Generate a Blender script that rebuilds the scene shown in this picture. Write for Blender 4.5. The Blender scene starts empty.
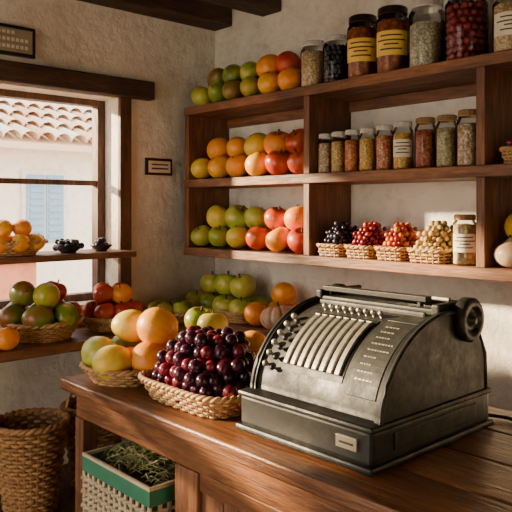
import bpy, math, random
from mathutils import Vector, Matrix, Euler
random.seed(7)
pi=math.pi
# ---------------------------------------------------------------- materials
def newmat(name):
    m=bpy.data.materials.new(name); m.use_nodes=True
    nt=m.node_tree; b=nt.nodes["Principled BSDF"]
    return m,nt,b
def L(nt,a,b): nt.links.new(a,b)
def c4(c): return (c[0],c[1],c[2],1)
def ramp(nt,fac,stops):
    r=nt.nodes.new("ShaderNodeValToRGB"); e=r.color_ramp.elements
    while len(e)<len(stops): e.new(0.5)
    for i,(p,c) in enumerate(stops):
        e[i].position=p; e[i].color=c4(c)
    L(nt,fac,r.inputs[0]); return r.outputs[0]
def coord(nt,scale=(1,1,1)):
    tc=nt.nodes.new("ShaderNodeTexCoord"); mp=nt.nodes.new("ShaderNodeMapping")
    mp.inputs["Scale"].default_value=scale
    L(nt,tc.outputs["Object"],mp.inputs[0]); return mp.outputs[0]
def noise(nt,vec,scale,detail=4,rough=.55,dist=0):
    n=nt.nodes.new("ShaderNodeTexNoise"); n.inputs["Scale"].default_value=scale
    n.inputs["Detail"].default_value=detail; n.inputs["Roughness"].default_value=rough
    n.inputs["Distortion"].default_value=dist
    L(nt,vec,n.inputs["Vector"]); return n.outputs[0]
def bump(nt,b,h,strength,dist=.01):
    n=nt.nodes.new("ShaderNodeBump"); n.inputs["Strength"].default_value=strength
    n.inputs["Distance"].default_value=dist
    L(nt,h,n.inputs["Height"]); L(nt,n.outputs[0],b.inputs["Normal"])
def mixc(nt,fac,a,b,mode='MIX'):
    n=nt.nodes.new("ShaderNodeMix"); n.data_type='RGBA'; n.blend_type=mode
    def s(sock,v):
        if isinstance(v,(tuple,list)): sock.default_value=c4(v)
        else: L(nt,v,sock)
    if isinstance(fac,(int,float)): n.inputs[0].default_value=fac
    else: L(nt,fac,n.inputs[0])
    s(n.inputs[6],a); s(n.inputs[7],b); return n.outputs[2]
def wood(name,axis,dark,light,rough=.5):
    m,nt,b=newmat(name)
    s=[9,9,9]; s[axis]=.9
    v=coord(nt,tuple(s))
    n=noise(nt,v,2.2,6,.6,1.2)
    n2=noise(nt,v,12,4,.65)
    col=ramp(nt,n,[(.3,dark),(.5,tuple((a+c)/2 for a,c in zip(dark,light))),(.7,light)])
    col=mixc(nt,.6,col,ramp(nt,n2,[(.35,(.42,.38,.36)),(.6,(1,1,1))]),'MULTIPLY')
    g=nt.nodes.new("ShaderNodeNewGeometry")
    col=mixc(nt,.4,col,ramp(nt,g.outputs["Random Per Island"],[(0,(.6,.55,.53)),(1,(1,1,1))]),'MULTIPLY')
    big=noise(nt,coord(nt,(1,1,1)),3.5,5,.65)
    col=mixc(nt,.55,col,ramp(nt,big,[(.38,(.42,.38,.36)),(.58,(1,1,1))]),'MULTIPLY')
    L(nt,col,b.inputs["Base Color"])
    rr=ramp(nt,n2,[(.3,(rough+.2,)*3),(.7,(rough-.08,)*3)]); L(nt,rr,b.inputs["Roughness"])
    bump(nt,b,n2,.55,.005); return m
def plaster(name,c1,c2,strength=.4,dist=.03):
    m,nt,b=newmat(name); v=coord(nt)
    n=noise(nt,v,2.2,8,.68); col=ramp(nt,n,[(.32,c2),(.5,tuple((a*.7+c*.3) for a,c in zip(c1,c2))),(.62,c1)])
    st=noise(nt,v,14,6,.7); col=mixc(nt,.3,col,ramp(nt,st,[(.38,(.62,.57,.5)),(.5,(1,1,1))]),'MULTIPLY')
    L(nt,col,b.inputs["Base Color"]); b.inputs["Roughness"].default_value=.95
    h=mixc(nt,.25,noise(nt,v,4,5,.6),noise(nt,v,20,7,.6))
    bump(nt,b,h,strength,dist); return m
def fruit(name,stops,blush=None,rough=.38,bmp=0,scale=14,speck=None):
    m,nt,b=newmat(name); g=nt.nodes.new("ShaderNodeNewGeometry"); v=coord(nt)
    col=ramp(nt,g.outputs["Random Per Island"],stops)
    if blush:
        n=noise(nt,v,scale,3,.5)
        f=ramp(nt,n,[(.42,(0,0,0)),(.62,(1,1,1))]); col=mixc(nt,f,col,blush)
    n2=noise(nt,v,45,3,.6)
    col=mixc(nt,.35,col,ramp(nt,n2,[(.35,(.6,.6,.55)),(.6,(1,1,1))]),'MULTIPLY')
    L(nt,col,b.inputs["Base Color"]); b.inputs["Roughness"].default_value=rough
    if bmp:
        bump(nt,b,noise(nt,v,160,2,.5),bmp,.003)
    return m
def plain(name,c,rough=.5,metal=0,n=.15):
    m,nt,b=newmat(name); v=coord(nt)
    col=mixc(nt,n*2,c4(c)[:3],ramp(nt,noise(nt,v,18,4),[(.3,tuple(x*.45 for x in c)),(.65,c)]))
    L(nt,col,b.inputs["Base Color"]); b.inputs["Roughness"].default_value=rough
    b.inputs["Metallic"].default_value=metal; return m
def worn(name,c,edge,metal,rough):
    m,nt,b=newmat(name); v=coord(nt)
    n=noise(nt,v,14,8,.72); n2=noise(nt,v,70,4,.6)
    col=ramp(nt,n,[(.3,tuple(x*.45 for x in c)),(.5,c),(.68,edge)])
    col=mixc(nt,.5,col,ramp(nt,n2,[(.35,(.5,.47,.43)),(.6,(1,1,1))]),'MULTIPLY')
    L(nt,col,b.inputs["Base Color"]); b.inputs["Metallic"].default_value=metal
    L(nt,ramp(nt,n,[(.3,(rough+.25,)*3),(.7,(rough-.05,)*3)]),b.inputs["Roughness"])
    bump(nt,b,n2,.25,.002); return m
def grains(name,cols,scale,rough=.6):
    m,nt,b=newmat(name); v=coord(nt)
    vo=nt.nodes.new("ShaderNodeTexVoronoi"); vo.inputs["Scale"].default_value=scale
    L(nt,v,vo.inputs["Vector"])
    sx=nt.nodes.new("ShaderNodeSeparateColor"); L(nt,vo.outputs["Color"],sx.inputs[0])
    k=len(cols); col=ramp(nt,sx.outputs[0],[(i/max(1,k-1),c) for i,c in enumerate(cols)])
    col=mixc(nt,.6,col,ramp(nt,vo.outputs["Distance"],[(.3,(1,1,1)),(.75,(.25,.2,.17))]),'MULTIPLY')
    L(nt,col,b.inputs["Base Color"]); b.inputs["Roughness"].default_value=rough
    mt=nt.nodes.new("ShaderNodeMath"); mt.operation='SUBTRACT'; mt.inputs[0].default_value=1
    L(nt,vo.outputs["Distance"],mt.inputs[1]); bump(nt,b,mt.outputs[0],.5,.006); return m
def glassmat():
    m,nt,b=newmat("jar_glass"); out=nt.nodes["Material Output"]
    t=nt.nodes.new("ShaderNodeBsdfTransparent"); t.inputs[0].default_value=(.97,.98,.97,1)
    g=nt.nodes.new("ShaderNodeBsdfGlossy"); g.inputs["Roughness"].default_value=.06
    lw=nt.nodes.new("ShaderNodeLayerWeight"); lw.inputs[0].default_value=.25
    mx=nt.nodes.new("ShaderNodeMixShader")
    L(nt,lw.outputs["Fresnel"],mx.inputs[0]); L(nt,t.outputs[0],mx.inputs[1]); L(nt,g.outputs[0],mx.inputs[2])
    L(nt,mx.outputs[0],out.inputs[0]); return m

D1=(.10,.034,.013); D2=(.44,.175,.06)
W_X=wood("wood_shelf_x",0,D1,D2); W_Y=wood("wood_shelf_y",1,D1,D2); W_Z=wood("wood_shelf_z",2,D1,(.38,.15,.052))
C_X=wood("wood_counter_x",0,(.13,.042,.015),(.50,.20,.068),.32); C_Z=wood("wood_counter_z",2,(.12,.042,.016),(.44,.175,.065),.5)
B_Y=wood("wood_beam_y",1,(.03,.015,.008),(.12,.06,.032),.7)
B_F=wood("wood_frame",2,(.06,.027,.014),(.24,.11,.052),.5)
PL=plaster("plaster_white",(.86,.80,.70),(.66,.59,.48),.65,.05)
PL2=plaster("plaster_exterior",(.93,.84,.72),(.88,.76,.62),.2)
RED=plaster("plaster_red",(.72,.30,.19),(.6,.22,.14),.3)
FLOOR=plain("floor_clay",(.14,.08,.05),.7,0,.4)
GROUND=plain("ground_bounce_pale",(.7,.66,.58),.9)  # pale tone for the slab that bounces daylight
TILE=fruit("roof_clay_tile",[(0,(.70,.42,.27)),(.5,(.84,.64,.47)),(1,(.86,.76,.64))],rough=.85)
GREEN=fruit("skin_green",[(0,(.10,.20,.012)),(.5,(.24,.34,.02)),(1,(.45,.42,.03))],(.48,.36,.03),.33)
DGREEN=fruit("skin_dark_green",[(0,(.05,.11,.01)),(.5,(.12,.20,.015)),(1,(.20,.24,.03))],(.28,.11,.02),.33)
LGREEN=fruit("skin_light_green",[(0,(.30,.40,.03)),(.5,(.44,.48,.045)),(1,(.58,.52,.07))],(.64,.52,.08),.35)
LEMON=fruit("skin_lemon",[(0,(.86,.52,.03)),(1,(.90,.62,.06))],(.74,.56,.05),.38,.3)
ORANGE=fruit("skin_orange",[(0,(.90,.18,.004)),(.5,(.95,.26,.008)),(1,(.94,.34,.015))],(.95,.34,.015),.42,.5)
YELLOW=fruit("skin_yellow",[(0,(.94,.38,.010)),(.5,(.94,.48,.018)),(1,(.93,.56,.03))],(.90,.32,.010),.4,.3)
PEACH=fruit("skin_peach",[(0,(.50,.028,.010)),(.5,(.72,.09,.015)),(1,(.88,.30,.035))],(.44,.028,.014),.42)
APPLE=fruit("skin_red",[(0,(.24,.010,.005)),(.5,(.48,.022,.008)),(1,(.60,.08,.014))],(.56,.10,.015),.3)
CREAM=fruit("skin_striped_gourd",[(0,(.70,.28,.15)),(1,(.78,.40,.23))],(.84,.58,.38),.5)
ONION=fruit("skin_pale_onion",[(0,(.78,.58,.36)),(1,(.84,.68,.46))],(.66,.42,.22),.4)
STEM=plain("stem_brown",(.10,.06,.025),.8)
CHER=[fruit("cherry_dark",[(0,(.022,.005,.014)),(1,(.07,.010,.026))],None,.2),
      fruit("cherry_red",[(0,(.11,.008,.018)),(1,(.24,.015,.03))],None,.2)]
BLACKB=fruit("berry_black",[(0,(.012,.010,.020)),(1,(.05,.04,.07))],None,.3)
REDB=fruit("berry_red",[(0,(.24,.010,.010)),(1,(.44,.03,.02))],None,.35)
DKRED=fruit("berry_maroon",[(0,(.14,.010,.014)),(1,(.28,.025,.025))],None,.35)
ORB=fruit("dried_orange",[(0,(.52,.07,.01)),(.5,(.70,.26,.025)),(1,(.42,.06,.015))],None,.5)
NUT=fruit("nut_tan",[(0,(.42,.24,.09)),(.5,(.62,.42,.17)),(1,(.46,.36,.10))],None,.6)
WICK=fruit("wicker_straw",[(0,(.50,.27,.10)),(.5,(.62,.37,.15)),(1,(.44,.22,.08))],None,.6)
WICKD=fruit("wicker_brown",[(0,(.32,.16,.055)),(.5,(.48,.25,.09)),(1,(.38,.19,.07))],None,.65)
LINER=plain("basket_inner",(.15,.075,.035),.9)
GLASS=glassmat()
LIDD=plain("lid_dark",(.05,.03,.022),.35,.6); LIDS=plain("lid_silver",(.88,.84,.77),.35,.3); LIDG=plain("lid_gold",(.55,.34,.14),.35,.5)
LABY=plain("label_yellow",(.92,.60,.10),.7); LABC=plain("label_cream",(.86,.78,.60),.7); INK=plain("label_ink",(.06,.03,.02),.8)
METAL=worn("register_metal",(.040,.040,.035),(.092,.088,.074),.5,.42); METALD=worn("register_dark",(.018,.0175,.015),(.050,.046,.037),.3,.36)
METALL=worn("register_steel",(.46,.43,.37),(.64,.60,.52),.75,.34); RUB=plain("roller_rubber",(.015,.015,.015),.5); BRASS=plain("brass_plate",(.42,.37,.27),.4,.4)
TAN=plain("crate_tan",(.66,.53,.34),.6); GRN=plain("crate_green",(.05,.23,.13),.55); HERB=fruit("dried_herb",[(0,(.14,.15,.05)),(.5,(.28,.27,.10)),(1,(.40,.36,.17))],None,.8)
BLUE=plain("shutter_blue",(.26,.42,.56),.6); SIGN=plain("sign_face",(.34,.28,.20),.6); SIGNW=plain("sign_text",(.75,.68,.52),.6); BLACK=plain("black_plastic",(.012,.012,.012),.35)
WHITE=plain("painted_white",(.78,.74,.66),.6)
# ---------------------------------------------------------------- mesh builder
class MB:
    def __init__(s): s.v=[];s.f=[];s.m=[];s.sm=[];s.mats=[]
    def mi(s,mat):
        if mat not in s.mats: s.mats.append(mat)
        return s.mats.index(mat)
    def add(s,vs,fs,mat,smooth=True):
        o=len(s.v); s.v.extend([tuple(p) for p in vs]); k=s.mi(mat)
        for f in fs: s.f.append(tuple(i+o for i in f)); s.m.append(k); s.sm.append(smooth)
    def box(s,x0,x1,y0,y1,z0,z1,mat,M=None):
        vs=[Vector((x,y,z)) for x in(x0,x1) for y in(y0,y1) for z in(z0,z1)]
        if M: vs=[M@p for p in vs]
        s.add(vs,[(0,1,3,2),(4,6,7,5),(0,4,5,1),(2,3,7,6),(0,2,6,4),(1,5,7,3)],mat,False)
    def tube(s,pts,r,mat,seg=6,closed=False,r1=None):
        n=len(pts); P=[Vector(p) for p in pts]; vs=[];fs=[]
        for i,p in enumerate(P):
            a=P[(i-1)%n] if (closed or i>0) else p
            b=P[(i+1)%n] if (closed or i<n-1) else p
            t=(b-a); t=t.normalized() if t.length>1e-9 else Vector((0,0,1))
            up=Vector((0,0,1)) if abs(t.z)<.9 else Vector((1,0,0))
            u=t.cross(up).normalized(); w=u.cross(t)
            rr=r if r1 is None else r+(r1-r)*i/(n-1)
            for j in range(seg):
                q=2*pi*j/seg; vs.append(p+(u*math.cos(q)+w*math.sin(q))*rr)
        for i in range(n if closed else n-1):
            k=(i+1)%n
            for j in range(seg):
                l=(j+1)%seg; fs.append((i*seg+j,i*seg+l,k*seg+l,k*seg+j))
        if not closed: fs.append(tuple(range(seg))); fs.append(tuple((n-1)*seg+j for j in reversed(range(seg))))
        s.add(vs,fs,mat)
    def lathe(s,prof,c,mat,seg=24,M=None,a0=0,a1=2*pi,smooth=True):
        full=abs(a1-a0-2*pi)<1e-6; cols=seg if full else seg+1; vs=[];fs=[]
        for (r,z) in prof:
            for j in range(cols):
                q=a0+(a1-a0)*j/seg; p=Vector((r*math.cos(q),r*math.sin(q),z))
                if M: p=M@p
                vs.append(p+Vector(c))
        for i in range(len(prof)-1):
            for j in range(seg):
                l=(j+1)%cols; fs.append((i*cols+j,i*cols+l,(i+1)*cols+l,(i+1)*cols+j))
        s.add(vs,fs,mat,smooth)
    def cyl(s,c,r,h,mat,seg=20,M=None):
        s.lathe([(0.0001,0),(r*.93,0),(r,h*.08),(r,h*.92),(r*.93,h),(0.0001,h)],c,mat,seg,M)
    def build(s,name,bevel=0,parent=None,seg=2):
        me=bpy.data.meshes.new(name)
        xs=[p[0] for p in s.v]; ys=[p[1] for p in s.v]; zs=[p[2] for p in s.v]
        o=Vector(((min(xs)+max(xs))/2,(min(ys)+max(ys))/2,min(zs)))
        me.from_pydata([tuple(Vector(p)-o) for p in s.v],[],s.f)
        for m in s.mats: me.materials.append(m)
        for i,p in enumerate(me.polygons): p.material_index=s.m[i]; p.use_smooth=s.sm[i]
        me.update()
        ob=bpy.data.objects.new(name,me); bpy.context.collection.objects.link(ob)
        if parent:
            ob.parent=parent; ob.location=o-parent.location
        else: ob.location=o
        if bevel:
            b=ob.modifiers.new("bevel",'BEVEL'); b.width=bevel; b.segments=seg; b.limit_method='ANGLE'; b.angle_limit=.7
        return ob
def sph(seg,rings,fn):
    vs=[(0,0,fn(0,0)[1])]; fs=[]
    for i in range(1,rings):
        t=pi*i/rings
        for j in range(seg):
            q=2*pi*j/seg; r,z=fn(t,q); vs.append((r*math.cos(q),r*math.sin(q),z))
    vs.append((0,0,fn(pi,0)[1])); n=len(vs)
    for j in range(seg):
        l=(j+1)%seg; fs.append((0,1+j,1+l)); fs.append((n-1,n-1-seg+l,n-1-seg+j))
    for i in range(rings-2):
        for j in range(seg):
            l=(j+1)%seg; a=1+i*seg; fs.append((a+j,a+seg+j,a+seg+l,a+l))
    return vs,fs
def f_round(t,q): return (math.sin(t), math.cos(t)*.95-.07*math.exp(-(t/.22)**2))
def f_apple(t,q):
    d=.30*math.exp(-(t/.36)**2); e=.14*math.exp(-((pi-t)/.3)**2)
    return (math.sin(t)*(1.02+.06*math.cos(t)), math.cos(t)*.93-d+e)
def f_mango(t,q): return (math.sin(t)*(.90-.08*math.cos(t))*(1+.05*math.cos(q)), math.cos(t)*1.08)
def f_onion(t,q): return (math.sin(t)*1.03, math.cos(t)*.82+.30*math.exp(-(t/.28)**2))
def f_rib(t,q):
    k=1-.13*(1-abs(math.sin(5*q)))**2
    return (math.sin(t)*1.08*k, math.cos(t)*.74*(.5+.5*k)-.22*math.exp(-(t/.4)**2))
T={'round':sph(24,16,f_round),'apple':sph(24,18,f_apple),'mango':sph(24,16,f_mango),'rib':sph(80,18,f_rib),'onion':sph(24,20,f_onion)}
BALL=sph(12,8,lambda t,q:(math.sin(t),math.cos(t))); BALLS=sph(8,6,lambda t,q:(math.sin(t),math.cos(t)*.8))
def put(mb,c,r,kind,mat,tilt=.5,stem=True):
    vs,fs=T[kind]; R=Euler((random.uniform(-tilt,tilt),random.uniform(-tilt,tilt),random.uniform(0,6.28))).to_matrix()
    if kind=='mango': R=Euler((random.uniform(.9,1.6),random.uniform(-.4,.4),random.uniform(0,6.28))).to_matrix()
    C=Vector(c); mb.add([C+R@(Vector(p)*r) for p in vs],fs,mat)
    if stem:
        top={'round':.86,'apple':.62,'mango':1.06,'rib':.50,'onion':1.05}[kind]; ln={'round':.06,'apple':.42,'mango':.08,'rib':.35,'onion':.2}[kind]
        mb.tube([C+R@Vector((0,0,top*r)),C+R@Vector((.02*r,.05*r,(top+ln)*r))],r*.07,STEM,6)
def fruits(name,lst,tilt=.5):
    mb=MB()
    for (x,y,z,r,k,m) in lst: put(mb,(x,y,z),r,k,m,tilt)
    return mb.build(name)
def heap(mb,cx,cy,hx,hy,z0,H,r,mats,tmpl=BALL,jit=.35,yscale=1):
    K=max(1,int(H/(1.5*r)))
    for k in range(K):
        s=math.sqrt(max(0.03,1-(k/K)**1.6)); z=z0+r+k*1.5*r
        nx=int(hx*s/r); ny=int(hy*s/(r*.9))
        for i in range(-nx//2,nx//2+1):
            for j in range(-ny//2,ny//2+1):
                x=i*2*r+(j%2)*r+(k%2)*r*.5; y=j*1.8*r+(k%2)*r*.6
                if (abs(x)/(hx*s+1e-6))**3+(abs(y)/(hy*s+1e-6))**3>1: continue
                x+=random.uniform(-jit,jit)*r; y+=random.uniform(-jit,jit)*r
                rr=r*random.uniform(.88,1.12)
                R=Euler((random.random()*6,random.random()*6,0)).to_matrix()
                C=Vector((cx+x,cy+y,z+random.uniform(-.3,.3)*r))
                mb.add([C+R@(Vector(p)*rr) for p in tmpl[0]],tmpl[1],random.choice(mats))
def outline(a,b,n,N):
    P=[]
    for i in range(1440):
        th=2*pi*i/1440; c,s=math.cos(th),math.sin(th)
        P.append(Vector((a*math.copysign(abs(c)**(2/n),c),b*math.copysign(abs(s)**(2/n),s))))
    cum=[0]
    for i in range(1440): cum.append(cum[-1]+(P[(i+1)%1440]-P[i]).length)
    out=[];k=0
    for i in range(N):
        d=cum[-1]*i/N
        while cum[k+1]<d: k+=1
        f=(d-cum[k])/max(1e-9,cum[k+1]-cum[k]); out.append(P[k].lerp(P[(k+1)%1440],f))
    res=[]
    for i in range(N):
        t=(out[(i+1)%N]-out[i-1]).normalized(); res.append((out[i],Vector((t.y,-t.x))))
    return res
def weave(mb,cx,cy,z0,a,b,h,n=2.0,flare=1.15,rows=7,stakes=30,r=.004,mat=None,rim=True,floor=True):
    mat=mat or WICK; N=stakes*3; O=outline(a,b,n,N)
    def pt(i,sc,off,z):
        p,nn=O[i%N]; q=p*sc+nn*off; return (cx+q.x,cy+q.y,z)
    f=lambda z:1-(flare-1)*(1-(z-z0)/h)
    for k in range(rows):
        z=z0+h*(k+.5)/rows
        mb.tube([pt(i,f(z),r*1.1*math.cos(pi*i/3+pi*k)-r*2,z+ .1*r*math.sin(i)) for i in range(N)],h/rows*.48 if h/rows*.48<r*1.4 else r*1.2,mat,5,True)
    for j in range(stakes):
        mb.tube([pt(j*3,f(z0),-r*2,z0),pt(j*3,1,-r*2,z0+h)],r*.8,mat,5)
    if rim:
        for ph in (0,pi):
            mb.tube([pt(i,1,-r*1.5+r*1.1*math.cos(i*2*pi/6+ph),z0+h+r*1.1*math.sin(i*2*pi/6+ph)) for i in range(N)],r*1.35,mat,6,True)
    vs=[pt(i,f(z0),-r*3.2,z0+.001) for i in range(N)]+[pt(i,1,-r*3.2,z0+h) for i in range(N)]
    fs=[(i,(i+1)%N,N+(i+1)%N,N+i) for i in range(N)]
    if floor: fs.append(tuple(range(N)))
    mb.add(vs,fs,LINER)
def jar(name,x,y,z,r,h,content,lid,label=None,lidk=.86,fill=.78,ball=None):
    mb=MB(); c=(x,y,z)
    if ball:
        mb.lathe([(.0001,.004),(r*.72,.004),(r*.72,h*(fill-.04)),(.0001,h*fill-.01)],c,ball,20)
        br=r*.19; k=0; zz=br+.003
        while zz<h*fill:
            for j in range(13):
                q=2*pi*(j+.5*(k%2))/13+random.uniform(-.08,.08); rad=r*.93-br
                C=Vector((x+rad*math.cos(q),y+rad*math.sin(q),z+zz)); mb.add([C+Vector(p)*br*random.uniform(.9,1.1) for p in BALL[0]],BALL[1],ball)
            zz+=br*1.75;k+=1
    else:
        mb.lathe([(.0001,.004),(r*.9,.004),(r*.93,.01),(r*.93,h*(fill-.02)),(r*.8,h*fill),(.0001,h*fill+.004)],c,content,24)
    mb.lathe([(.0001,0),(r*.92,0),(r,.006),(r,h*.78),(r*.97,h*.82),(r*lidk*.93,h*.87),(r*lidk*.93,h*.92)],c,GLASS,28)
    n=36; prof=[(.0001,h*.995),(r*lidk*.9,h),(r*lidk,h*.985),(r*lidk,h*.90),(r*lidk*1.03,h*.89),(r*lidk*.96,h*.885)]
    mb.lathe(prof,c,lid,n)
    for j in range(18):
        q=2*pi*j/18; mb.tube([(x+r*lidk*math.cos(q),y+r*lidk*math.sin(q),z+h*.905),(x+r*lidk*math.cos(q),y+r*lidk*math.sin(q),z+h*.98)],.0012,lid,4)
    if label:
        q0,q1=math.radians(-125),math.radians(5)
        mb.lathe([(r*1.012,h*.26),(r*1.012,h*.62)],c,label,16,None,q0,q1)
        for zz,a,b_ in((.54,.2,.8),(.47,.1,.9),(.41,.3,.7),(.34,.2,.8)):
            mb.lathe([(r*1.02,h*zz),(r*1.02,h*(zz+.022))],c,INK,10,None,q0+(q1-q0)*a,q0+(q1-q0)*b_)
    return mb.build(name)
# ---------------------------------------------------------------- room
XW=-2.88; YS=2.34
def room():
    m=MB(); m.box(-3.13,1.6,YS,YS+.2,0,2.62,PL); m.build("wall_back")
    m=MB(); yo=1.737
    m.box(-3.13,XW,yo,YS,0,2.62,PL); m.box(-3.13,XW,-1.5,-.3,0,2.62,PL)
    m.box(-3.13,XW,-.3,yo,0,1.05,PL); m.box(-3.13,XW,-.3,yo,2.03,2.62,PL); m.build("wall_left")
    m=MB(); m.box(1.4,1.6,-1.5,YS,0,2.62,PL); m.build("wall_right_unseen")  # unseen wall, added to close the room and darken the interior
    m=MB(); m.box(-1.0,1.4,-1.6,-1.5,0,2.62,PL); m.box(-2.88,-2.4,-1.6,-1.5,0,2.62,PL); m.box(-2.4,-1.0,-1.6,-1.5,2.25,2.62,PL); m.build("wall_front_unseen")  # unseen wall, added; its opening is sized to limit incoming light
    m=MB(); 
    for i in range(24):
        m.box(-3.13,1.6,-1.6+i*.17,-1.6+i*.17+.166,-.05,0,FLOOR)
    m.build("floor",.003)
    m=MB()
    for i in range(24):
        m.box(-3.13+i*.198,-3.13+i*.198+.194,-1.6,YS+.2,2.62,2.66,B_Y)
    m.build("ceiling",.003)
    for i,(x0,x1) in enumerate([(-2.879,-2.73),(-2.50,-2.36),(-1.85,-1.71),(-1.15,-1.01),(-.45,-.31),(.3,.44)]):
        m=MB(); m.box(x0,x1,-1.5,YS-.001,2.455,2.619,B_Y); m.build("ceiling_beam",.012)
    w=bpy.data.objects.new("window_1",None); bpy.context.collection.objects.link(w); w.location=(-2.95,.7,1.05)
    m=MB(); m.box(XW-.005,XW+.05,-.42,1.92,2.035,2.125,B_Y); m.build("lintel",.008,w)
    m=MB(); m.box(XW-.002,XW+.022,1.737,1.80,1.05,2.035,B_F); m.box(XW-.002,XW+.022,-.36,-.3,1.05,2.035,B_F); m.build("casing",.004,w)
    m=MB()
    m.box(-3.06,-3.0,1.695,1.737,1.05,2.03,B_F); m.box(-3.06,-3.0,-.3,-.26,1.05,2.03,B_F)
    m.box(-3.06,-3.0,-.26,1.695,2.0,2.03,B_F); m.box(-3.06,-3.0,-.26,1.695,1.05,1.085,B_F)
    m.box(-3.055,-3.01,-.26,1.695,1.61,1.635,B_F); m.box(-3.055,-3.01,.66,.70,1.05,2.0,B_F)
    m.build("sash_frame",.003,w)
    m=MB(); m.box(-2.998,-2.71,-.29,1.735,1.272,1.30,W_Y)
    m.build("window_shelf_board",.004)
    # exterior
    m=MB(); m.box(-6.8,-6.5,-6,9,-.3,2.2,PL2)
    m.build("neighbor_house_facade")
    m=MB(); y0,y1,z0,z1=2.87,3.26,1.15,1.83
    m.box(-6.5,-6.47,y0-.05,y1+.05,z0-.05,z1+.05,WHITE)
    m.box(-6.48,-6.455,y0,(y0+y1)/2-.01,z0,z1,BLUE); m.box(-6.48,-6.455,(y0+y1)/2+.01,y1,z0,z1,BLUE)
    for i in range(9):
        zz=z0+.05+i*.065
        m.box(-6.455,-6.445,y0+.03,y0+.165,zz,zz+.04,BLUE); m.box(-6.455,-6.445,y1-.165,y1-.03,zz,zz+.04,BLUE)
    m.build("shuttered_window",.003)
    m=MB()
    x0,z0,x1,z1=-6.2,2.12,-8.3,2.98; d=Vector((x1-x0,0,z1-z0)); Ln=d.length; d.normalize(); nrm=Vector((-d.z,0,d.x)) ; 
    if nrm.z<0: nrm=-nrm
    nc=6
    for iy in range(60):
        y=-3+iy*.17
        for c in range(nc):
            s0=c*Ln/nc; s1=(c+1.12)*Ln/nc; vs=[];fs=[]
            for e,(s,r) in enumerate(((s0,.085),(s1,.068))):
                P=Vector((x0,y,z0))+d*s+nrm*(.03 if e==0 else 0)
                for j in range(7):
                    q=pi*j/6; vs.append(P+Vector((0,math.cos(q)*r,0))+nrm*math.sin(q)*r)
            fs=[(j,j+1,8+j,7+j) for j in range(6)]; m.add(vs,fs,TILE)
    vs=[Vector((x0,-6,z0)),Vector((x0,9,z0)),Vector((x1,9,z1)),Vector((x1,-6,z1))]
    m.add(vs+[p-Vector((0,0,.06)) for p in vs],[(0,1,2,3),(7,6,5,4),(0,4,5,1)],TILE,False)
    m.build("neighbor_tile_roof")
    m=MB(); m.box(-4.7,-4.45,-3,2.05,-.3,1.13,RED); m.box(-4.74,-4.41,-3,2.07,1.13,1.17,RED); m.build("garden_wall",.01)
    m=MB(); m.box(-16,8,-12,14,-.35,-.3,GROUND); m.build("ground_bounce")  # unseen ground slab, added to bounce daylight
room()
# ---------------------------------------------------------------- shelving
def shelves():
    e=bpy.data.objects.new("shelving_unit",None); bpy.context.collection.objects.link(e); e.location=(-1.75,2.2,1.3)
    XR=-.55
    for nm,z in(("board_top",2.006),("board_middle",1.642),("board_lower",1.303)):
        m=MB(); m.box(-2.79,XR,2.06,2.20,z-.04,z,W_X); m.box(-2.79,XR,2.201,YS-.001,z-.04,z,W_X); m.build(nm,.004,e)
    for i,(x,lo) in enumerate(((-2.79,1.303),(-1.962,1.303),(-1.175,1.303),(-.58,1.303))):
        for k,(a,b) in enumerate(((1.303,1.602),(1.642,1.966))):
            m=MB(); m.box(x,x+.032,2.068,YS-.001,a,b,W_Z); m.build("upright_%d_%d"%(i,k),.003,e)
    m=MB(); m.box(-2.79,XR,2.325,YS-.001,1.92,1.966,W_X); m.build("cleat",.003,e)
shelves()
def lowshelf():
    e=bpy.data.objects.new("corner_display_shelf",None); bpy.context.collection.objects.link(e); e.location=(-2.7,1.3,.92)
    m=MB(); m.box(XW+.001,-2.701,-.4,YS-.001,.92,.956,W_Y); m.box(-2.70,-2.52,-.4,YS-.001,.92,.956,W_Y); m.build("board_window_side",.005,e)
    m=MB(); m.box(-2.519,-1.70,2.06,YS-.001,.92,.956,W_X); m.build("board_back_side",.005,e)
    m=MB()
    for y in(.3,2.0): m.box(-2.60,-2.55,y-.25,y-.2,0,.92,W_Z)
    m.box(-1.76,-1.71,2.08,2.13,0,.92,W_Z); m.box(-2.6,-2.55,2.1,2.15,0,.92,W_Z); m.build("posts",.004,e)
    m=MB(); m.box(XW+.002,-2.28,.3,2.0,.30,.335,B_F)
    for y in(.35,1.9):
        m.box(-2.34,-2.29,y-.03,y+.03,0,.30,B_F); m.box(-2.86,-2.81,y-.03,y+.03,0,.30,B_F)
    m.build("lower_bench_board",.005,e)
lowshelf()
# shelf fruit
def shelf_pile(z0,cats,r=.060,upper=5,y0=2.128,n=6,x0=-2.725,x1=-2.03,jz=0):
    groups={}
    def cat(x):
        for lim,nm,kind,mats in cats:
            if x<lim: return nm,kind,mats
        return cats[-1][1:]
    cnt=[0]
    def add(x,y,z,rr):
        nm,kind,mats=cat(x); cnt[0]+=1; groups.setdefault(nm,[]).append((x,y,z,rr,kind,mats[cnt[0]%len(mats)]))
    st=(x1-x0)/(n-1)
    for i in range(n):
        x=x0+i*st
        add(x,y0,z0+r*.95,r*random.uniform(.92,1.03))
    for i in range(upper):
        x=x0+(i+.5)*st
        add(x+random.uniform(-.008,.008),y0+.06,z0+r*2.45,r*random.uniform(.96,1.16))
    for i in range(n):
        x=x0+i*st
        add(x,y0+.13,z0+r*.95,r*random.uniform(.92,1.03))
    for nm,l in groups.items(): fruits(nm,l,.6)
shelf_pile(2.006,[(-2.33,"green_mango_pile",'mango',[GREEN,LGREEN,GREEN,DGREEN]),(0,"orange_pile",'round',[ORANGE,YELLOW,ORANGE,PEACH])],x1=-2.10,r=.059)
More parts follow.
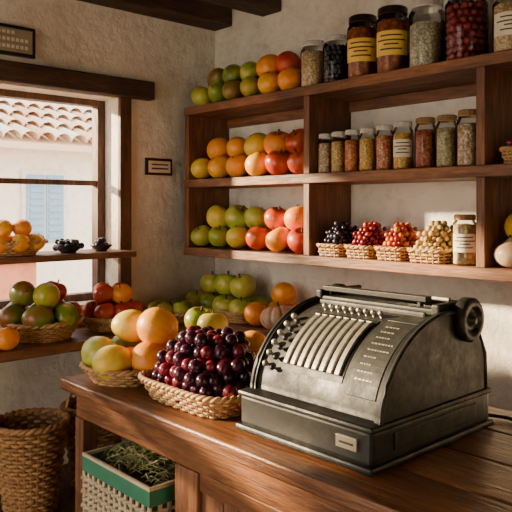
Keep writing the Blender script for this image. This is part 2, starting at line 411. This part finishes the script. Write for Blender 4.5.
shelf_pile(1.642,[(-2.30,"yellow_orange_pile",'round',[YELLOW,LEMON,YELLOW,ORANGE]),(0,"peach_pile",'apple',[PEACH,ORANGE,APPLE])],r=.061,upper=5)
shelf_pile(1.303,[(-2.33,"green_apple_pile",'apple',[LGREEN,LGREEN,GREEN,LEMON]),(0,"red_apple_pile",'apple',[PEACH,APPLE,ORANGE])],r=.060)
# bottom board
m=MB(); weave(m,-2.625,2.20,.957,.245,.125,.045,5,1.05,4,40,.004,WICK); 
l=[(-2.80,2.15,1.02,.058,'apple',LGREEN),(-2.68,2.14,1.02,.060,'apple',GREEN),(-2.56,2.14,1.02,.060,'apple',LGREEN),(-2.445,2.14,1.02,.056,'apple',LGREEN),
(-2.80,2.26,1.02,.058,'apple',GREEN),(-2.68,2.26,1.02,.058,'apple',GREEN),(-2.56,2.26,1.02,.058,'apple',LGREEN),(-2.445,2.26,1.02,.056,'apple',GREEN),
(-2.72,2.19,1.115,.06,'apple',LGREEN),(-2.60,2.19,1.12,.064,'apple',LGREEN),(-2.48,2.19,1.12,.064,'apple',LGREEN)]
for q in l: put(m,q[:3],q[3],q[4],q[5],.4)
m.build("green_apple_basket")
fruits("mixed_fruit_pile",[(-2.315,2.125,1.012,.057,'round',ORANGE),(-2.31,2.265,1.012,.055,'apple',YELLOW),(-2.19,2.28,1.012,.055,'round',ORANGE),(-2.25,2.24,1.10,.058,'round',ORANGE),(-2.07,2.28,1.015,.055,'apple',PEACH),(-2.015,2.14,1.014,.054,'apple',PEACH),(-1.86,2.2,1.014,.058,'apple',APPLE)])
fruits("striped_gourd",[(-2.155,2.12,1.016,.082,'rib',CREAM)],.15)
# jars on top
ZT=2.006
GR=lambda n,c,s=110:grains(n,c,s)
seeds=GR("fill_seeds",[(.66,.44,.2),(.78,.58,.30),(.48,.28,.12)],120)
honey=GR("fill_preserve",[(.34,.06,.012),(.48,.14,.025),(.22,.04,.010)],60)
grain=GR("fill_grain",[(.62,.55,.38),(.46,.44,.28),(.74,.68,.52)],110)
jar("seed_jar",-1.975,2.15,ZT,.060,.20,seeds,LIDS,None,.9)
jar("dark_berry_jar",-1.85,2.15,ZT,.058,.20,seeds,LIDS,None,.9,.78,BLACKB)
jar("preserve_jar",-1.715,2.15,ZT,.062,.255,honey,LIDD,LABY,.88,.8)
jar("preserve_jar",-1.57,2.15,ZT,.063,.258,honey,LIDD,LABY,.88,.8)
jar("grain_jar",-1.418,2.15,ZT,.066,.25,grain,LIDS,None,.88,.66)
jar("red_berry_jar",-1.258,2.15,ZT,.074,.25,seeds,LIDS,None,.86,.76,DKRED)
jar("grain_jar",-1.09,2.15,ZT,.062,.21,seeds,LIDS,LABC,.88)
ZM=1.642
fl=[GR("spice_a",[(.74,.60,.40),(.58,.34,.16),(.82,.7,.5)]),GR("spice_b",[(.68,.38,.08),(.8,.56,.18)]),GR("spice_c",[(.58,.08,.025),(.76,.32,.07),(.64,.15,.03)]),
GR("spice_d",[(.84,.46,.07),(.86,.58,.16)]),GR("spice_e",[(.64,.08,.035),(.78,.48,.24)]),GR("spice_f",[(.34,.06,.03),(.54,.18,.07)]),GR("spice_g",[(.44,.38,.18),(.64,.54,.32)])]
for i,(x,h,r,f,lb) in enumerate([(-1.893,.165,.032,0,0),(-1.822,.168,.032,1,0),(-1.75,.17,.033,2,0),(-1.673,.17,.035,3,0),(-1.591,.175,.035,4,0),(-1.508,.18,.038,3,1),(-1.41,.185,.039,5,0),(-1.322,.185,.038,6,0),(-1.235,.195,.042,0,0)]):
    jar("spice_jar",x,2.13,ZM,r,h,fl[f],LIDS if i<6 else LIDG,LABC if lb else None,.88,.76)
ZL=1.303
for nm,x,ms,r in(("dried_black_fruit_basket",-1.838,[BLACKB],.011),("dried_red_berry_basket",-1.690,[REDB,REDB,CHER[1]],.011),("dried_orange_fruit_basket",-1.542,[ORB,ORB,REDB],.011),("nut_basket",-1.385,[NUT],.012)):
    m=MB(); hx=.068 if x<-1.45 else .08
    weave(m,x,2.175,ZL+.001,hx,.105,.045,6,1.08,4,26,.0033,WICK)
    heap(m,x,2.175,hx-.010,.092,ZL+.02,.13,r,ms,BALLS,.3)
    m.build(nm)
jar("honey_jar",-1.252,2.13,ZL,.042,.175,GR("fill_cream",[(.74,.58,.31),(.62,.46,.22)],70),LIDG,LABC,.86,.8)
m=MB(); weave(m,-1.05,2.17,ZM+.001,.075,.09,.05,2.5,1.15,5,26,.0033,WICK); heap(m,-1.05,2.17,.06,.07,ZM+.03,.06,.016,[REDB,CHER[1]]); m.build("red_berry_basket")
fruits("onion_pile",[(-1.085,2.13,ZL+.043,.052,'onion',ONION),(-.97,2.14,ZL+.043,.052,'onion',ONION),(-1.08,2.25,ZL+.043,.052,'onion',ONION)],.2)
fruits("grapefruit_pile",[(-1.075,2.185,ZL+.135,.055,'round',YELLOW)])
# ---------------------------------------------------------------- window items
m=MB(); weave(m,-2.82,1.19,1.301,.11,.15,.055,2,1.35,6,32,.004,WICK)
for i in range(8):
    q=i*pi/4; put(m,(-2.82+.075*math.cos(q),1.19+.105*math.sin(q),1.355),.04,'round',random.choice([YELLOW,ORANGE]))
for i in range(4):
    q=i*pi/2+.5; put(m,(-2.82+.042*math.cos(q),1.19+.055*math.sin(q),1.415),.04,'round',random.choice([YELLOW,LEMON,ORANGE]))
put(m,(-2.82,1.19,1.345),.038,'round',YELLOW); m.build("small_orange_basket")
for x,y,r in((-2.80,1.435,.066),(-2.80,1.60,.05)):
    m=MB(); m.lathe([(.0001,.0),(r*.5,0),(r*.55,.006),(r,.026),(r*1.03,.03),(r*.96,.03),(r*.5,.01),(.0001,.009)],(x,y,1.301),BLACK,28)
    heap(m,x,y,r*.78,r*.78,1.314,.05,.0135,[BLACKB]); m.build("blackberry_bowl")
def rb(name,cx,cy,z,a,b,h,fr,mat=WICK,fl=1.3,rows=8,st=34,r=.0045):
    m=MB(); weave(m,cx,cy,z,a,b,h,2,fl,rows,st,r,mat)
    for q in fr: put(m,q[:3],q[3],q[4],q[5],.5)
    return m.build(name)
z=.957
fr=[(-2.60,1.20,z+.10,.058,'mango',DGREEN),(-2.60,1.32,z+.10,.060,'mango',GREEN),(-2.70,1.15,z+.10,.058,'mango',DGREEN),(-2.71,1.27,z+.10,.056,'mango',GREEN),(-2.78,1.36,z+.1,.055,'apple',APPLE),(-2.79,1.2,z+.1,.055,'apple',APPLE),(-2.69,1.385,z+.10,.05,'apple',APPLE),
(-2.64,1.26,z+.185,.060,'mango',GREEN),(-2.72,1.19,z+.19,.060,'mango',DGREEN),(-2.74,1.34,z+.185,.052,'apple',APPLE)]
rb("mango_basket",-2.70,1.265,z,.165,.165,.075,fr)
fr=[]
for i in range(7):
    q=i*2*pi/7; fr.append((-2.70+.09*math.cos(q),1.60+.09*math.sin(q),z+.085,.047,'apple',random.choice([APPLE,PEACH,APPLE])))
fr.append((-2.7,1.6,z+.085,.045,'apple',APPLE))
for i in range(4):
    q=i*pi/2+.3; fr.append((-2.70+.055*math.cos(q),1.60+.055*math.sin(q),z+.16,.047,'apple',random.choice([APPLE,ORANGE,APPLE,PEACH])))
rb("tomato_basket",-2.70,1.60,z,.15,.15,.06,fr)
rb("lime_basket",-2.70,1.92,z,.13,.13,.045,[(-2.70+.075*math.cos(i*pi/3),1.92+.075*math.sin(i*pi/3),z+.06,.04,'round',random.choice([LGREEN,GREEN,YELLOW])) for i in range(6)])
fruits("loose_orange",[(-2.565,1.06,z+.044,.047,'round',ORANGE),(-2.67,1.03,z+.044,.047,'round',ORANGE),(-2.58,.955,z+.044,.047,'round',YELLOW)])
m=MB(); weave(m,-2.53,1.14,.336,.145,.145,.34,2,1.3,22,30,.006,WICKD); m.build("wicker_basket")
m=MB(); weave(m,-2.60,1.45,.336,.135,.135,.33,2,1.3,20,28,.006,WICKD)
m.tube([(-2.60,1.45+.125*math.cos(t),.666+.12*math.sin(t)) for t in [pi*i/20 for i in range(21)]],.008,WICKD,8); m.build("handled_wicker_basket")
# signs
m=MB(); m.box(XW,XW+.012,1.89,2.048,1.665,1.75,BLACK); m.box(XW+.012,XW+.015,1.903,2.035,1.678,1.737,LABC)
for k in range(2): m.box(XW+.015,XW+.017,1.92,2.02,1.695+k*.02,1.702+k*.02,INK)
m.build("wall_plaque",.002)
m=MB(); m.box(XW,XW+.02,.93,1.31,2.155,2.285,BLACK); m.box(XW+.02,XW+.024,.945,1.295,2.17,2.27,SIGN)
for k,(a,b) in enumerate(((1.02,1.27),(1.0,1.28),(1.08,1.22))): 
    y=a
    while y<b: m.box(XW+.024,XW+.026,y,y+.014,2.185+k*.03,2.2+k*.03,SIGNW); y+=.02
m.build("hanging_sign",.003)
# ---------------------------------------------------------------- counter
def counter():
    e=bpy.data.objects.new("wooden_counter",None); bpy.context.collection.objects.link(e); e.location=(-1.2,1.45,0)
    m=MB(); ys=[1.08,1.27,1.46,1.66,1.86]
    for i in range(4): m.box(-2.17,.1,ys[i],ys[i+1]-.002,.882,.92,C_X)
    m.build("top_planks",.006,e)
    m=MB(); m.box(-2.10,.05,1.105,1.135,.80,.882,C_X); m.box(-2.10,.05,1.80,1.83,.80,.882,C_X)
    m.box(-2.10,-2.07,1.135,1.80,.80,.882,C_X); m.build("apron",.004,e)
    m=MB()
    for (x,y) in((-2.10,1.10),(-2.10,1.76)): m.box(x,x+.055,y,y+.055,0,.80,C_Z)
    m.box(-1.53,-1.43,1.10,1.13,0,.80,C_Z); m.box(-1.02,-.94,1.10,1.13,0,.80,C_Z); m.box(-.5,-.42,1.10,1.13,0,.80,C_Z); m.box(-.03,.05,1.10,1.13,0,.80,C_Z)
    m.build("legs_and_stiles",.004,e)
    m=MB()
    x=-1.43
    while x<0-.06: m.box(x+.002,x+.088,1.115,1.13,.06,.80,C_Z); x+=.09
    m.build("front_planks",.003,e)
    m=MB(); m.box(-1.43,0,1.108,1.13,.75,.80,C_X); m.box(-1.43,0,1.108,1.13,.0,.09,C_X); m.build("rails",.004,e)
    m=MB(); m.box(-2.1,.05,1.83,1.845,.02,.8,B_F); m.box(-1.53,-1.50,1.13,1.83,.02,.80,B_F); m.build("back_panel",.002,e)
    m=MB(); m.box(-2.045,-1.53,1.06,1.80,.465,.495,C_X); m.build("lower_shelf",.004,e)
    m=MB(); m.box(-1.80,-1.56,1.40,1.78,.497,.76,C_Z); m.build("inner_drawer_box",.004,e)
counter()
# crate
m=MB(); x0,x1,y0,y1,zb,zt=-1.965,-1.585,1.055,1.36,.4965,.725
t=.010
m.box(x0,x1,y0,y1,zb,zb+.012,TAN)
for k,(a,b,c,d) in enumerate(((x0,x1,y0,y0+t),(x0,x1,y1-t,y1),(x0,x0+t,y0+t,y1-t),(x1-t,x1,y0+t,y1-t))):
    m.box(a,b,c,d,zt-.055,zt-.010,GRN); m.box(a,b,c,d,zt-.010,zt,TAN); m.box(a,b,c,d,zb+.012,zb+.03,TAN)
m.box(x0+t,x1-t,y0+t,y1-t,zb+.012,zb+.14,LINER)
n=12
for i in range(n+1):
    x=x0+(x1-x0-.012)*i/n
    for y in(y0,y1-t): m.box(x,x+.012,y+.001,y+t-.001,zb+.03,zt-.055,TAN)
for i in range(1,9):
    y=y0+(y1-y0-.012)*i/9
    for x in(x0,x1-t): m.box(x+.001,x+t-.001,y,y+.012,zb+.03,zt-.055,TAN)
for k in range(6):
    zz=zb+.042+k*.022
    pts=[(x0-.0+(x1-x0)*i/48,y0+.004+.006*math.cos(pi*i/2+pi*k),zz) for i in range(49)]
    m.tube(pts,.0065,TAN,6)
    m.tube([(x1-.004+.004*math.cos(pi*i/2+pi*k),y0+.01+(y1-y0-.02)*i/36,zz) for i in range(37)],.0065,TAN,6)
m.build("woven_crate",.0012)
m=MB()
for i in range(560):
    x=random.uniform(x0+.045,x1-.045); y=random.uniform(y0+.045,y1-.045); q=random.gauss(.3,.7); ln=random.uniform(.04,.09)
    hz=.06*(1-((x-(x0+x1)/2)/.17)**2)
    z=zb+.165+random.uniform(0,.055)+max(0,hz); dx,dy=math.cos(q)*ln/2,math.sin(q)*ln/2
    m.tube([(x-dx*.7,y-dy*.5,z-.01),(x,y,z+random.uniform(-.005,.012)),(x+dx*.7,y+dy*.5,z+random.uniform(-.01,.01))],random.uniform(.001,.0028),HERB,4)
m.build("dried_herb_bunch")
# ---------------------------------------------------------------- counter baskets
z=.921
fr=[(-2.045,1.165,z+.088,.066,'mango',LGREEN),(-1.945,1.155,z+.078,.062,'mango',LEMON),(-1.885,1.255,z+.08,.064,'round',ORANGE),(-2.09,1.29,z+.08,.06,'mango',GREEN),(-1.97,1.36,z+.08,.062,'round',YELLOW),(-1.99,1.25,z+.06,.05,'round',ORANGE),
(-2.03,1.275,z+.172,.062,'mango',LEMON),(-1.905,1.30,z+.18,.070,'round',YELLOW)]
rb("melon_and_orange_basket",-1.995,1.25,z,.16,.165,.055,fr,WICK,1.25,5,36,.0045)
fr=[(-2.03,1.53,z+.08,.056,'apple',GREEN),(-1.93,1.50,z+.08,.060,'apple',LGREEN),(-1.885,1.58,z+.08,.056,'apple',GREEN),(-1.97,1.61,z+.08,.056,'apple',LGREEN),(-1.985,1.54,z+.165,.056,'apple',GREEN),(-1.915,1.545,z+.155,.056,'apple',LGREEN)]
rb("apple_basket",-1.95,1.55,z,.125,.125,.05,fr,WICK,1.25,5,30,.0045)
fr=[(-1.735,1.51,z+.065,.052,'round',ORANGE),(-1.64,1.52,z+.065,.052,'round',ORANGE),(-1.69,1.60,z+.065,.052,'round',YELLOW),(-1.69,1.535,z+.115,.056,'round',ORANGE)]
rb("orange_basket",-1.69,1.55,z,.115,.11,.045,fr,WICK,1.25,5,30,.0045)
m=MB(); weave(m,-1.605,1.28,z,.215,.150,.062,4.5,1.18,6,56,.0042,WICK)
heap(m,-1.605,1.28,.192,.132,z+.02,.185,.0205,[CHER[0],CHER[0],CHER[1]],BALL)
m.build("cherry_basket")
# ---------------------------------------------------------------- cash register
def register():
    e=bpy.data.objects.new("antique_cash_register",None); bpy.context.collection.objects.link(e); e.location=(-1.12,1.42,.92)
    X0,X1=-1.335,-.915
    yc,zc,ea,eb=1.49,1.01,.275,.225
    def E(a,off=0): 
        q=math.radians(a); return (yc+(ea+off)*math.cos(q), zc+(eb+off)*math.sin(q))
    m=MB(); m.box(X0-.005,X1+.005,1.17,1.675,.935,1.022,METALD); m.build("base",.014,e,3)
    m=MB(); m.box(X0-.012,X1+.012,1.16,1.685,.925,.942,METALD); m.box(X0-.010,X1+.010,1.166,1.68,1.012,1.027,METALD); m.build("base_molding",.006,e)
    m=MB()
    for x in(X0+.03,X1-.03):
        for y in(1.2,1.64): m.cyl((x,y,.9205),.018,.006,RUB,16)
    m.build("feet",0,e)
    def prof(off):
        P=[(1.21-off,1.022)]+[E(a,off) for a in range(176,88,-4)]+[(1.56,1.225+off*.8),(1.615,1.19+off*.8),(1.645+off,1.12),(1.65+off,1.022)]
        return P
    def extr(m,P,x0,x1,mat):
        n=len(P); vs=[(x0,p[0],p[1]) for p in P]+[(x1,p[0],p[1]) for p in P]
        m.add(vs,[(i,i+1,n+i+1,n+i) for i in range(n-1)]+[(n-1,0,n,2*n-1)],mat,True)
        vs=[(x0,p[0],p[1]) for p in P]; m.add(vs,[tuple(range(n))[::-1]],mat,False)
        vs=[(x1,p[0],p[1]) for p in P]; m.add(vs,[tuple(range(n))],mat,False)
    m=MB(); extr(m,prof(0),X0+.01,X1-.01,METAL); m.build("curved_body",0,e)
    m=MB(); 
    for a,b in((X0-.002,X0+.016),(X1-.016,X1+.002)): extr(m,prof(.010),a,b,METALD)
    m.build("side_cheeks",0,e)
    m=MB()
    for x in(X0+.006,X1+.001): m.tube([(x,p[0],p[1]) for p in prof(.008)],.006,METALD,8)
    m.build("cheek_rims",0,e)
    def arc(m,x0,x1,a0,a1,o0,o1,mat,n=14):
        vs=[];fs=[]
        for i in range(n+1):
            a=a0+(a1-a0)*i/n; yi,zi=E(a,o0); yo,zo=E(a,o1)
            vs+=[(x0,yi,zi),(x0,yo,zo),(x1,yo,zo),(x1,yi,zi)]
        for i in range(n):
            for j in range(4): l=(j+1)%4; fs.append((4*i+j,4*i+l,4*i+4+l,4*i+4+j))
        fs+=[(0,1,2,3),(4*n+3,4*n+2,4*n+1,4*n)]
        m.add(vs,fs,mat,False)
    m=MB(); arc(m,-1.245,-1.045,114,160,-.002,.002,METALD); m.build("slot_plate",0,e)
    m=MB()
    for i in range(8): arc(m,-1.240+i*.0245,-1.226+i*.0245,118,156,.0,.009,METALL)
    m.build("slot_ribs",.0015,e)
    m=MB()
    def stud(x,a,r,h,mat,o=0):
        y,z=E(a,o); y2,z2=E(a,h+o); m.tube([(x,y,z),(x,y2,z2)],r*.5,METALL,8)
        C=Vector((x,y2,z2)); m.add([C+Vector(p)*r for p in BALL[0]],BALL[1],mat)
    for k in range(6): stud(-1.296,124+k*7,.0085,.012,METALL); stud(-1.268,128+k*6.5,.0075,.012,METALD)
    for i in range(9): stud(-1.245+i*.0235,109,.007,.012,METALL)
    m.build("keys",0,e)
    m=MB(); arc(m,-1.025,-.94,112,165,-.001,.0025,METAL); m.build("indicator_plate",.001,e)
    m=MB()
    for k in range(9):
        a=118+k*4.6; x=-1.012
        xe=x+random.uniform(.03,.06)
        while x<xe:
            w=random.uniform(.003,.009); arc(m,x,x+w,a,a+.8,.002,.0030,BRASS,1); x+=w+.003
    m.build("engraved_text",0,e)
    yr,zr=1.560,1.218
    R=Matrix.Rotation(pi/2,3,'Y')
    m=MB(); m.lathe([(.0001,0),(.045,0),(.045,X1-X0),(.0001,X1-X0)],(X0,yr,zr),RUB,32,R)
    m.build("platen_roller",0,e)
    m=MB()
    for x,w in((X0-.018,.03),(X1-.010,.034)):
        m.lathe([(.0001,0),(.050,0),(.056,.005),(.056,w-.006),(.050,w),(.034,w),(.032,w-.008),(.012,w-.008),(.010,w+.004),(.0001,w+.004)],(x,yr,zr),METALD,36,R)
    m.build("roller_knobs",0,e)
    m=MB(); m.box(X0+.005,X1-.012,1.462,1.515,1.215,1.250,METALD); m.box(X0+.01,X1-.012,1.59,1.645,1.19,1.25,METALD)
    m.box(X0,X0+.022,1.458,1.645,1.2,1.266,METALD); m.box(X1-.036,X1-.012,1.458,1.59,1.2,1.262,METALD)
    m.box(X0+.03,X1-.04,1.440,1.452,1.222,1.243,METAL); m.build("carriage_frame",.006,e)
    m=MB(); m.box(X0+.012,X1-.06,1.474,1.502,1.262,1.276,METALD)
    m.box(X0+.03,X0+.04,1.48,1.496,1.24,1.264,METALD); m.box(X1-.09,X1-.08,1.48,1.496,1.24,1.264,METALD)
    m.tube([(X0+.02,1.535,1.266),(X1-.03,1.535,1.266)],.005,METALL,8)
    m.build("paper_bail",.004,e)
    m=MB(); m.box(-1.005,-.945,1.163,1.171,.968,.996,BRASS); m.box(-.995,-.955,1.1615,1.164,.979,.984,INK); m.build("name_plate",.002,e)
    m=MB(); m.box(X1+.004,X1+.008,1.25,1.60,.96,1.0,METALD); m.build("side_panel",.002,e)
register()
m=MB()
P=[(-.97,1.70,.935),(-.95,1.74,.93),(-.90,1.76,.928),(-.84,1.73,.93),(-.80,1.70,.96),(-.77,1.72,1.0),(-.74,1.78,.98),(-.70,1.80,.93),(-.60,1.80,.927),(-.45,1.78,.927)]
pts=[]
for i in range(len(P)-1):
    for k in range(6):
        t=k/6; p0,p1,p2,p3=[Vector(P[max(0,min(len(P)-1,i+o))]) for o in(-1,0,1,2)]
        pts.append(.5*((2*p1)+(-p0+p2)*t+(2*p0-5*p1+4*p2-p3)*t*t+(-p0+3*p1-3*p2+p3)*t**3))
m.tube(pts,.005,BLACK,8); m.build("power_cable")
# ---------------------------------------------------------------- light and camera
w=bpy.data.worlds.new("World"); bpy.context.scene.world=w; w.use_nodes=True
bg=w.node_tree.nodes["Background"]; bg.inputs[0].default_value=(1,.94,.85,1); bg.inputs[1].default_value=4.8
s=bpy.data.lights.new("sun","SUN"); s.energy=26; s.angle=math.radians(3); s.color=(1,.77,.48)
so=bpy.data.objects.new("sun",s); bpy.context.collection.objects.link(so); so.location=(-6,-4,5)
so.rotation_euler=Vector((.75,.52,-.24)).to_track_quat('-Z','Y').to_euler()
cam=bpy.data.cameras.new("camera"); co=bpy.data.objects.new("camera",cam); bpy.context.collection.objects.link(co)
co.location=(0,0,1.5); co.rotation_euler=(pi/2,0,math.radians(47.47)); cam.lens=47.95; cam.sensor_width=36; cam.shift_y=-48/512; cam.clip_start=.05
bpy.context.scene.camera=co
